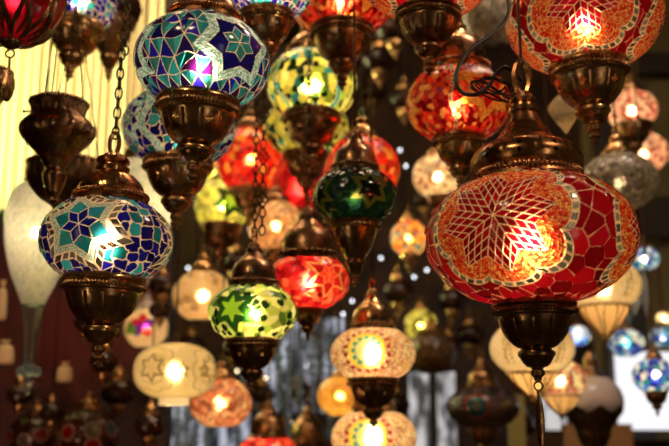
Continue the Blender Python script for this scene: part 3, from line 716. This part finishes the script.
L(221, 403, 62, .155, ORP, 'orange pink lamp with dark scalloped rings at the bottom', ratio=.82, cap=.4, cup=.4, heat=.9, show_cup=False, hang='cord')
L(340, 396, 46, .14, AMB, 'small amber lamp with petal outlines between the cream ones', ratio=.88, cap=.3, cup=.3, heat=.9, show_cup=False, hang='cord')
L(268, 456, 62, .17, S(RDO, medal=[]), 'red lamp at the bottom edge under a dark conical hood', ratio=.75, cap=.62, cup=.5, heat=1.3, capst=2, capm='brass_dark')
L(307, 459, 60, .20, DRK, 'dark conical lamp hood at the bottom edge beside a red lamp', ratio=.7, cap=.62, cup=.5, heat=0, capst=2, capm='brass_dark', gm='mosaic_off')
L(438, 176, 51, .15, SPT, 'cream lamp with dark red flecks left of the biggest lamp', ratio=.9, cap=.4, cup=.45, heat=1.0, cupm='brass_dark', hang='cord')
L(409, 238, 38, .13, S(ORR, tiles=[(1, .35, .05), (1, .5, .08), (.8, .06, .02), (.1, .3, .3)]), 'small orange lamp left of the biggest red lamp', ratio=1.0, cap=.4, cup=.5, heat=1.4, hang='cord')
L(603, 285, 76, .19, CRK, 'cream crackle lamp in a metal cage under the right of the biggest lamp', ratio=.72, cap=.4, cup=.62, heat=.85, cage=.85, hang='cord')
L(532, 348, 84, .20, CRK, 'cream crackle lamp with branch marks right behind the long tassel', ratio=.72, cap=.4, cup=.58, heat=.9, cage=.62, hang='cord')
L(560, 380, 52, .15, S(PNK, tiles=[(1, .6, .3), (1, .7, .4), (.95, .35, .25)]), 'small pink and cream caged lamp overlapping the crackle lamp', ratio=.8, cap=.4, cup=.68, heat=.8, cage=.8, hang='cord', tail=(.8, .05))
L(632, 110, 50, .15, PNK, 'pink flecked lamp at the right, upper of a pair', ratio=.82, cap=.5, cup=.7, heat=1.1, cupm='brass_dark', capm='brass_dark', hang='cord', fin='short')
L(643, 153, 50, .155, PNK, 'pink flecked lamp at the right, lower of a pair', ratio=.85, cap=.4, cup=.4, heat=.9, show_cup=False, hang='cord')
L(619, 182, 76, .18, GRY, 'unlit grey crackle glass lamp behind the biggest lamp on the right', ratio=.78, cap=.4, cup=.3, heat=.06, gm='mosaic_off', show_cup=False, hang='cord')  # weak bulb added in this unlit globe to warm the glass
L(492, 12, 62, .18, GRY, 'unlit smoky glass lamp between the two red lamps at top', ratio=1.2, cap=.4, cup=.4, heat=0, gm='mosaic_off', show_cup=False, hang='cord')
L(421, 325, 34, .13, S(YEL, medal=[], dark=(26, .6, (.02, .05, .01))), 'small yellow green lamp between the cream lamps and the biggest one', ratio=.95, cap=.4, cup=.5, heat=.9, show_cup=False, hang='cord')
L(432, 352, 48, .17, S(GRY, tiles=[(.22, .12, .05), (.3, .17, .08)]), 'unlit brown glass lamp right of the upper cream beaded lamp', ratio=.95, cap=.4, cup=.4, heat=0, gm='mosaic_off', show_cup=False, hang='cord')
L(483, 407, 72, .22, TGT, 'unlit grey lamp with a teal and red target roundel at bottom', ratio=.6, cap=.42, cup=.4, heat=0, gm='mosaic_off', cupm='brass_dark', capm='brass_dark', capst=2, hang='cord')
L(88, 434, 62, .18, CIR, 'unlit dark lamp with red and grey roundels at lower left', ratio=.85, cap=.4, cup=.4, heat=0, gm='mosaic_off', capm='brass_dark', hang='cord')
L(36, 436, 54, .17, CIR, 'unlit lamp with roundels in the bottom left corner', ratio=.85, cap=.4, cup=.4, heat=0, gm='mosaic_off', capm='brass_dark', hang='cord', spin=50)
L(80, 2, 74, .16, S(STB, medal=[(10, 6, 'star', dict(n=6, ro=30, ri=20, band=10, beadc=[(.8, .85, .7)], inner=TEA, outer=BLU[:2]))]), 'blue mosaic lamp at the upper left behind a caged red lamp', ratio=.95, cap=.5, cup=.74, heat=1.3, cupm='brass', holes=True, tilt_=(0, 5))
L(112, 8, 58, .15, DRK, 'unlit brown lamp beside the chain at upper left', ratio=.8, cap=.5, cup=.82, heat=0, gm='mosaic_off', cupst=1, cupm='brass_dark', hang='cord')
# blue and white lamps far right
for k, (x, y, w_, t) in enumerate(((644, 259, 30, 'blue and white lamp right of the biggest lamp, clear of others'), (626, 343, 36, 'blue white lamp left of two, above the white window'),
        (663, 337, 26, 'blue white lamp at the right edge above the white window'), (655, 376, 44, 'blue white lamp in front of the white window'), (577, 336, 26, 'dazzling blue white lamp under the caged cream lamp'),
        (655, 286, 22, 'small blue lamp at the right edge above a warm bulb'), (618, 318, 24, 'dim blue lamp right of the caged cream lamp'))):
    L(x, y, w_, .12 if w_ > 28 else .11, BWH, t, ratio=.8, cap=.4, cup=.5 if k == 3 else .4, heat=(1.2, .8, .7, 1.0, 2.0, .5, .35)[k], cupm='brass_dark', capm='brass_dark', hang='cord', show_cup=k in (3,), fin='long', group='blue and white lamps at the far right')
L(663, 319, 13, .06, dict(bg='plain', tiles=[(1, .8, .5)], cell=60, grout=(1, .8, .5), gw=.1, medal=[]), 'tiny plain warm globe light at the right edge', ratio=1.05, cap=.4, cup=.4, heat=2.2, show_cup=False, hang='cord', name='globe_light')

# ------------------------------------------------------------------ other hanging things
def hang_root(name, px, py, D, label, cat, group=None):
    r = bpy.data.objects.new(name, None); COL.objects.link(r); r.location = P(px, py, D); tag(r, label, cat, group); return r
def cord_up(root, z, m='wire', chain=False, r=.002):
    top = CEIL - root.location.z; mb = MB()
    if chain: chain_mesh(mb, 0, 0, z, top - .01, .026, .0019); mb.tube([(0, 0, top - .04), (0, 0, top)], .003)
    else: mb.tube([(0, 0, z), (0, 0, top)], r)
    mb.build('chain' if chain else 'cord', M[m], root)

def drop_lamp(px, py, D, s, label, stem=True):
    """long white teardrop: crackled glass body drawn out into a clear stem with a crystal tip. s metres per photo pixel"""
    root = hang_root('drop_lamp', px, py, D, label, 'lamp', 'long teardrop glass lamps')
    body = smooth_prof([(14, 52), (24, 46), (31, 32), (33, 12), (31, -12), (25, -38), (17, -58), (11, -72)], 8)
    V = MB().lathe([(r * s, z * s) for r, z in body], 96); o = V.build('glass_body', M['mosaic'], root, sharp=None)
    me = o.data; at = me.color_attributes.new('tint', 'FLOAT_COLOR', 'POINT')
    co = V.V[0]; d, e, h, ox, oy = voro(np.arctan2(co[:, 1], co[:, 0]) * 33 * s, co[:, 2], 6 * s, .9, 4)
    c = np.ones((len(co), 4)); c[:, :3] = np.where((e < .5 * s)[:, None], (.98, .92, .75), pal(h, [(.80, .78, .60), (.72, .72, .56), (.85, .82, .66)])); at.data.foreach_set('color', c.astype(np.float32).ravel())
    bulb(33 * s, 260., root)
    if stem:
        MB().lathe([(r * s, z * s) for r, z in smooth_prof([(11.5, -70), (9, -84), (6.5, -100), (5.5, -124), (6, -132)], 5)], 32).build('glass_stem', M['blueglass'], root, sharp=None)
        mb = MB(); mb.ball((0, 0, -146 * s), 6 * s, 12, .8)
        for k in range(6):
            a = k * PI / 3; mb.ball((9 * s * math.cos(a), 9 * s * math.sin(a), -137 * s), 4.2 * s, 8, 1.2)
        mb.ball((0, 0, -154 * s), 3.5 * s, 10, 1.6); mb.ball((0, 0, -134 * s), 8 * s, 12, .6)
        mb.build('crystal_tip', M['crystal'], root, smooth=False, sharp=None)
    else: MB().lathe([(11.5 * s, -70 * s), (12 * s, -76 * s), (6 * s, -82 * s), (.001, -84 * s)], 32).build('end_cap', M['brass_dark'], root)
    MB().lathe([(15 * s, 50 * s), (17 * s, 53 * s), (16 * s, 60 * s), (8 * s, 68 * s), (3 * s, 75 * s), (.001, 76 * s)], 32).build('cap', M['brass_dark'], root)
    cord_up(root, 75 * s)
drop_lamp(38, 233, 2.08, 2.08 / FPX, 'white teardrop lamp with a clear stem and crystal tip at the far left')
drop_lamp(138, 213, 2.15, 2.15 / FPX * 1.05, 'white teardrop lamp hidden behind the blue lamp with the silver star', False)

# brass vase shaped holders, upper left
def urn(px, py, D, prof, label, m, pin=False, name='brass_holder'):
    s = D / FPX; root = hang_root(name, px, py, D, label, 'lamp holder', 'empty brass lamp holders')
    pr = smooth_prof(prof, 4); MB().lathe([(r * s, z * s) for r, z in pr], 96, lambda T, Z, R: np.where((Z < 30 * s) & (Z > 0), -.03 * R * (np.abs(np.cos(T * 8)) < .14), 0)).build('bowl', M[m], root)
    rp = MB(); rope(rp, prof[1][0] * s, prof[1][1] * s, 1.6 * s, 44); rp.build('rope_trim', M[m], root)
    if pin:
        mb = MB().tube([(-prof[2][0] * s * .95, 0, prof[2][1] * s), (-prof[2][0] * s - 8 * s, 0, prof[2][1] * s)], .9 * s, 8); mb.ball((-prof[2][0] * s - 8 * s, 0, prof[2][1] * s), 1.8 * s, 10); mb.build('screw', M[m], root)
    zt = prof[0][1] * s; rr = prof[0][0] * s; top = CEIL - root.location.z; mb = MB()
    for k in range(3):
        a = k * 2 * PI / 3 + .5; mb.tube([(rr * .95 * math.cos(a), rr * .95 * math.sin(a), zt), (0, 0, zt + .35)], .0012)
    mb.tube([(0, 0, zt + .345), (0, 0, top)], .0015); mb.build('hanging_wires', M['wire'], root)
    MB().lathe([(prof[-1][0] * s, prof[-1][1] * s), (3 * s, (prof[-1][1] - 5) * s), (4 * s, (prof[-1][1] - 9) * s), (.001, (prof[-1][1] - 13) * s)], 20).build('finial', M[m], root)
urn(57, 138, 1.6, [(25, 40), (28, 36), (27, 28), (27, 22), (36, 12), (36, 2), (28, -8), (18, -18), (13, -26), (9, -32), (12, -38), (10, -48), (7, -56)], 'brass vase shaped lamp holder with a side screw, before the curtain', 'brass_dark', True)
urn(66, 190, 1.80, [(34, 30), (38, 26), (40, 14), (36, 4), (26, -8), (14, -16), (9, -24)], 'wide dark bowl shaped holder under the brass vase holder', 'brass_dark')
urn(-6, 82, 1.75, [(14, 14), (17, 10), (20, 4), (20, -6), (14, -14), (8, -22), (5, -28)], 'brown holder cut by the left edge beside the curtain', 'brass_dark')

# caged red lamp top left
def caged_red():
    D = 1.45; s = D / FPX; root = hang_root('caged_lamp', 14, 2, D, 'dark red glass lamp in a black petal cage, top left corner', 'lamp')
    body = smooth_prof([(22, 44), (40, 30), (47, 8), (46, -8), (38, -26), (24, -38), (8, -44)], 6)
    V = MB().lathe([(r * s, z * s) for r, z in body], 120); o = V.build('glass_globe', M['mosaic'], root, sharp=None)
    at = o.data.color_attributes.new('tint', 'FLOAT_COLOR', 'POINT'); co = V.V[0]
    d, e, h, ox, oy = voro(np.arctan2(co[:, 1], co[:, 0]) * 45 * s, co[:, 2], 7 * s, .9, 4)
    c = np.ones((len(co), 4)); c[:, :3] = pal(h, [(.35, .003, .01), (.5, .006, .02), (.28, .002, .008)]); at.data.foreach_set('color', c.astype(np.float32).ravel())
    bulb(45 * s, 60., root)
    bd = np.array(body); zs = bd[::-1, 1]; rs = bd[::-1, 0]
    RZ = lambda z: float(np.interp(z, zs, rs)) + 1.2
    mb = MB(); nP = 10
    for k in range(nP):
        a0 = 2 * PI * k / nP
        for sg in (-1, 1):
            pts = []
            for j in range(15):
                t = j / 14; z = 30 - 72 * t; a = a0 + sg * .26 * math.sin(PI * min(1, t * 1.05)) ** .8
                r = RZ(z); pts.append((r * s * math.cos(a), r * s * math.sin(a), z * s))
            mb.tube(pts, 2.3 * s, 6)
        a = a0 + PI / nP; pts = [(RZ(z) * s * math.cos(a + .10 * math.sin(z / 6)), RZ(z) * s * math.sin(a + .10 * math.sin(z / 6)), z * s) for z in np.linspace(34, -40, 14)]
        mb.tube(pts, 1.6 * s, 6)
    mb.torus((0, 0, 28 * s), 42.5 * s, 2.2 * s, 'z', n=60, k=6)
    mb.build('petal_cage', M['brass_dark'], root)
    MB().lathe([(12 * s, -41 * s), (11 * s, -45 * s), (5 * s, -49 * s), (.001, -50 * s)], 32).build('finial', M['brass_dark'], root)
    mb = MB(); mb.torus((0, 0, -55 * s), 4.2 * s, .9 * s, 'y', n=20, k=8); mb.build('ring', M['brass'], root)
    mb = MB().lathe([(.001, -58 * s), (1.2 * s, -62 * s), (1.4 * s, -72 * s), (4.5 * s, -84 * s), (6.0 * s, -92 * s), (5.5 * s, -98 * s), (3 * s, -103 * s), (.001, -105 * s)], 24, lambda T, Z, R: .12 * R * np.cos(T * 6))
    mb.build('tassel', M['brass_dark'], root)
    MB().lathe([(23 * s, 43 * s), (25 * s, 48 * s), (18 * s, 60 * s), (8 * s, 72 * s), (.001, 74 * s)], 40).build('cap', M['brass_dark'], root)
    cord_up(root, 73 * s, chain=True)
caged_red()

# frosted crown lamp, lower right
def crown_lamp():
    D = 2.95; s = D / FPX; root = hang_root('crown_lamp', 592, 402, D, 'grey frosted glass lamp with a dark crown trim at lower right', 'lamp')
    body = smooth_prof([(10, 26), (20, 22), (28, 12), (31, 0), (28, -10), (20, -20), (14, -24)], 6)
    MB().lathe([(r * s, z * s) for r, z in body], 64).build('glass_globe', M['frost'], root, sharp=None)
    n = 160; th = np.linspace(0, 2 * PI, n, endpoint=False); q = np.abs((th * 8 / (2 * PI)) % 1 - .5) * 2
    rows = []; zt = -11 + 8 * q
    for k in range(6):
        z = -21 + (zt + 21) * k / 5; r = np.interp(z, [-24, -20, -10, 0], [14, 21, 28.6, 31.6]) + .8
        rows.append(np.stack([r * s * np.cos(th), r * s * np.sin(th), z * s], -1))
    MB().add(np.concatenate(rows), grid_faces(6, n)).build('crown_trim', M['brass_dark'], root)
    MB().lathe([(x * s, z * s) for x, z in smooth_prof([(22, -20), (18, -26), (16, -34), (12, -42), (7, -46), (9, -52), (5, -60), (1, -68)], 4)], 40).build('cup', M['brass_dark'], root)
    MB().lathe([(x * s, z * s) for x, z in smooth_prof([(14, 22), (13, 28), (8, 34), (7, 42), (3, 50), (.1, 52)], 4)], 40).build('cap', M['brass_dark'], root)
    cord_up(root, 50 * s)
crown_lamp()

# glass icicle ornaments and crystal strings
def spindle(px, py, D, hpx, wpx, label, m='crystal', name='glass_ornament'):
    s = D / FPX; root = hang_root(name, px, py, D, label, 'ornament', 'clear glass ornaments')
    h = hpx / 2; w_ = wpx / 2
    MB().lathe([(max(r, .02) * w_ * s, z * h * s) for r, z in smooth_prof([(.12, 1), (.35, .8), (.95, .35), (1, .1), (.7, -.3), (.3, -.7), (.02, -1)], 5)], 60, lambda T, Z, R: -.16 * R * np.abs(np.cos(T * 6))).build('glass_drop', M[m], root, sharp=None)
    MB().lathe([(.2 * w_ * s, h * s), (.22 * w_ * s, (h + 3) * s), (.001, (h + 4) * s)], 12).build('cap', M['wire'], root); cord_up(root, (h + 3) * s)
spindle(565, 112, 1.9, 46, 34, 'ribbed clear glass drop between the biggest lamp and the one above', 'warm_glass')
spindle(634, 303, 2.9, 26, 14, 'milky crystal drop at right, left of a taller one', 'milky'); spindle(645, 294, 2.9, 46, 10, 'tall slim milky crystal drop at the right', 'milky')
def strand(px, y0, y1, D, label, k):
    s = D / FPX; root = hang_root('crystal_strand', px, (y0 + y1) / 2, D, label, 'crystal strand', 'strings of clear crystals at the bottom')
    h = (y1 - y0) / 2 * s; z = h; i = 0; r_ = random.Random(k)
    while z > -h:
        r = s * r_.uniform(2.4, 4.8); b = MB().ball((0, 0, z - r), r, 8, r_.uniform(1, 1.3)); b.build('crystal', M['crystal'], root, smooth=False, sharp=None); z -= r * 2.1
        i += 1
    cord_up(root, -h, r=.0012)
for k, (x, a, b) in enumerate(((177, 400, 470), (186, 404, 470), (196, 398, 470), (206, 424, 470), (243, 330, 400), (279, 322, 400), (288, 345, 452), (300, 320, 420), (312, 335, 440), (322, 320, 405), (330, 330, 430), (237, 420, 470))):
    pos = ['first', 'second', 'third', 'fourth'][k] + ' crystal strand from the left under the oval cream lamp' if k < 4 else \
        {4: 'crystal strand right of the oval cream lamp, before dark lamps', 5: 'crystal strand just right of the lime green lamp bowl', 6: 'crystal strand between the two dark hoods', 7: 'crystal strand hanging under the red round lamp', 8: 'crystal strand rising behind the right dark hood',
         9: 'crystal strand left of the upper cream beaded lamp', 10: 'crystal strand beside the small amber lamp', 11: 'crystal strand between the orange pink lamp and a red lamp'}[k]
    strand(x, a, b, 3.35 + .05 * (k % 4), pos, k)

# black cable looped over the biggest lamp's hood
def cable():
    pts = [(506, -60, 1.42), (507, -10, 1.42), (509, 10, 1.41), (503, 24, 1.40), (488, 37, 1.38), (470, 50, 1.36), (459, 66, 1.34), (456, 82, 1.33), (463, 93, 1.33), (478, 94, 1.33), (490, 84, 1.33), (497, 72, 1.33), (505, 67, 1.33), (514, 72, 1.34), (521, 80, 1.36)]
    pp = [P(*q) for q in pts]; c = np.array([tuple(q) for q in pp]); sm = smooth_prof([tuple(q) for q in c], 6)
    mb = MB().tube(sm, .0030, 8); top = Vector(sm[0]); mb.tube([(top.x, top.y, CEIL), tuple(top)], .0030, 8)
    o = mb.build('power_cable', M['black']); tag(o, 'black power cable looping over the hood of the biggest red lamp', 'cable')
    mb = MB()
    for k in range(6):
        a = []; cx, cy = 488 + (k % 3) * 5, 86 + (k // 3) * 5; r_ = random.Random(k)
        for j in range(22):
            t = 2 * PI * j / 22; a.append(tuple(P(cx + (17 + r_.uniform(-.6, .6)) * math.cos(t), cy + (7 + k) * math.sin(t + .3 * k), 1.335 + .008 * math.sin(2 * t + k))))
        mb.tube(a, .0014, 6, True)
    o = mb.build('wire_bundle', M['wire']); tag(o, 'small coil of dark wire hanging at the black cable loop', 'wire coil')
cable()
# ornamental chain beside the star lamp
def fancy_chain(px, py0, py1, D, label):
    a = P(px, py1, D); root = bpy.data.objects.new('ornamental_chain', None); COL.objects.link(root); root.location = a; tag(root, label, 'chain', 'ornamental hanging chains')
    s = D / FPX; mb = MB(); z = 0; top = CEIL - a.z; k = 0
    while z < top - .05:
        if k % 4 == 3:
            for sg in (-1, 1): mb.tube([(0, 0, z), (sg * 6 * s, 0, z + 9 * s), (0, 0, z + 18 * s)], .0018, 5); mb.torus((sg * 3 * s, 0, z + 9 * s), 3 * s, .0013, 'y', n=10, k=5)
            z += 18 * s
        else:
            mb.torus((0, 0, z + 5 * s), 5 * s, .0017, 'x' if k % 2 else 'y', sx=.6, sz=1.1, n=12, k=5); z += 9 * s
        k += 1
    mb.tube([(0, 0, z - .01), (0, 0, top)], .002); mb.build('links', M['wire'], root)
fancy_chain(125, 0, 55, 1.6, 'ornamental dark chain beside the big blue lamp, upper left')
fancy_chain(262, 0, 235, 1.72, 'ornamental dark chain hanging left of the yellow green lamps')

# small stock on the left wall
def tag_card(px, py, D, w_, h_, label):
    s = D / FPX; root = hang_root('gift_pouch', px, py, D, label, 'pouch', 'cream pouches at the left')
    MB().lathe([(x * w_ * s, z * h_ * s) for x, z in smooth_prof([(.02, -.5), (.45, -.48), (.5, -.2), (.42, .2), (.2, .32), (.28, .5)], 4)], 24).build('bag', M['pouch'], root)
    m = MB(); m.torus((0, 0, .32 * h_ * s), .2 * w_ * s, .6 * s, 'z', n=16, k=5); m.build('drawstring', M['wire'], root); cord_up(root, .3 * h_ * s, r=.001)
M['pouch'] = pbr('cream_cloth', (.75, .55, .30), .8)
tag_card(5, 352, 2.6, 18, 24, 'cream cloth pouch cut by the left edge'); tag_card(65, 372, 2.7, 16, 20, 'cream cloth pouch beside the crystal tip'); tag_card(2, 300, 2.6, 10, 40, 'long cream pouch at the left edge above the other')
area('left_wall_fill_light', (-1.0, 1.9, 1.1), (-.95, 2.7, 1.35), .2, 2.2, (1.0, .5, .3))  # unseen fill added to light the left wall and its stock
# far background clutter: dim unlit lamps and little bulbs added as blurred glints
for x, y, w_ in ((380, 60, 34), (404, 100, 30), (372, 92, 26), (395, 30, 36), (236, 262, 30), (398, 292, 32), (452, 300, 30), (470, 335, 28), (450, 345, 24), (118, 392, 34), (150, 425, 30), (395, 405, 30), (425, 200, 24), (330, 232, 28), (162, 285, 26), (520, 425, 30), (348, 60, 26), (440, 60, 24), (300, 390, 24), (262, 395, 26), (20, 395, 26), (110, 330, 22), (455, 262, 22), (118, 296, 26), (166, 262, 26), (133, 268, 20), (192, 345, 26), (104, 362, 28), (160, 310, 22), (86, 322, 24), (52, 412, 24), (232, 350, 24)):
    L(x, y, w_, w_ * 2.72 / FPX if x < 165 else (.125 if w_ > 25 else .10), DRK, 'small unlit brown lamp blurred in the dark background', ratio=.8, cap=.5, cup=.5, heat=0, gm='mosaic_off', cupm='brass', capm='brass', hang='cord', group='unlit lamps in the dark background', capst=2)
def add_glint(x, y, D, w_, col, st, label):
    s = D / FPX; root = hang_root('glint_bulb', x, y, D, label, 'bulb', 'little bulbs added as background glints')
    MB().ball((0, 0, 0), w_ / 2 * s, 12, 1.15).build('glass', emit('glint_glow', col, st), root)
    MB().lathe([(w_ * .22 * s, w_ * .5 * s), (w_ * .24 * s, w_ * .9 * s), (.001, w_ * .95 * s)], 12).build('socket', M['wire'], root); cord_up(root, w_ * .9 * s, r=.0012)
for x, y, c in ((266, 378, 0), (291, 423, 0), (315, 428, 0), (307, 366, 1), (372, 141, 1), (381, 258, 1), (402, 277, 1), (414, 277, 1), (406, 166, 1), (352, 301, 1), (343, 314, 1), (470, 376, 1), (427, 270, 1), (513, 352, 1),
                (188, 268, 1), (143, 313, 1), (237, 371, 0), (206, 397, 1), (84, 250, 0), (65, 438, 0), (92, 427, 0), (241, 170, 0), (400, 150, 1), (480, 421, 1), (590, 352, 1)):
    add_glint(x, y, 3.95, 2.6, ((1, .80, .45), (.85, .86, .95))[c], 4.5, ('tiny warm bulb added as a glint between the background lamps', 'tiny cool white bulb added as a glint between the background lamps')[c])
print('objects', len(bpy.data.objects), 'verts', sum(len(m.vertices) for m in bpy.data.meshes))
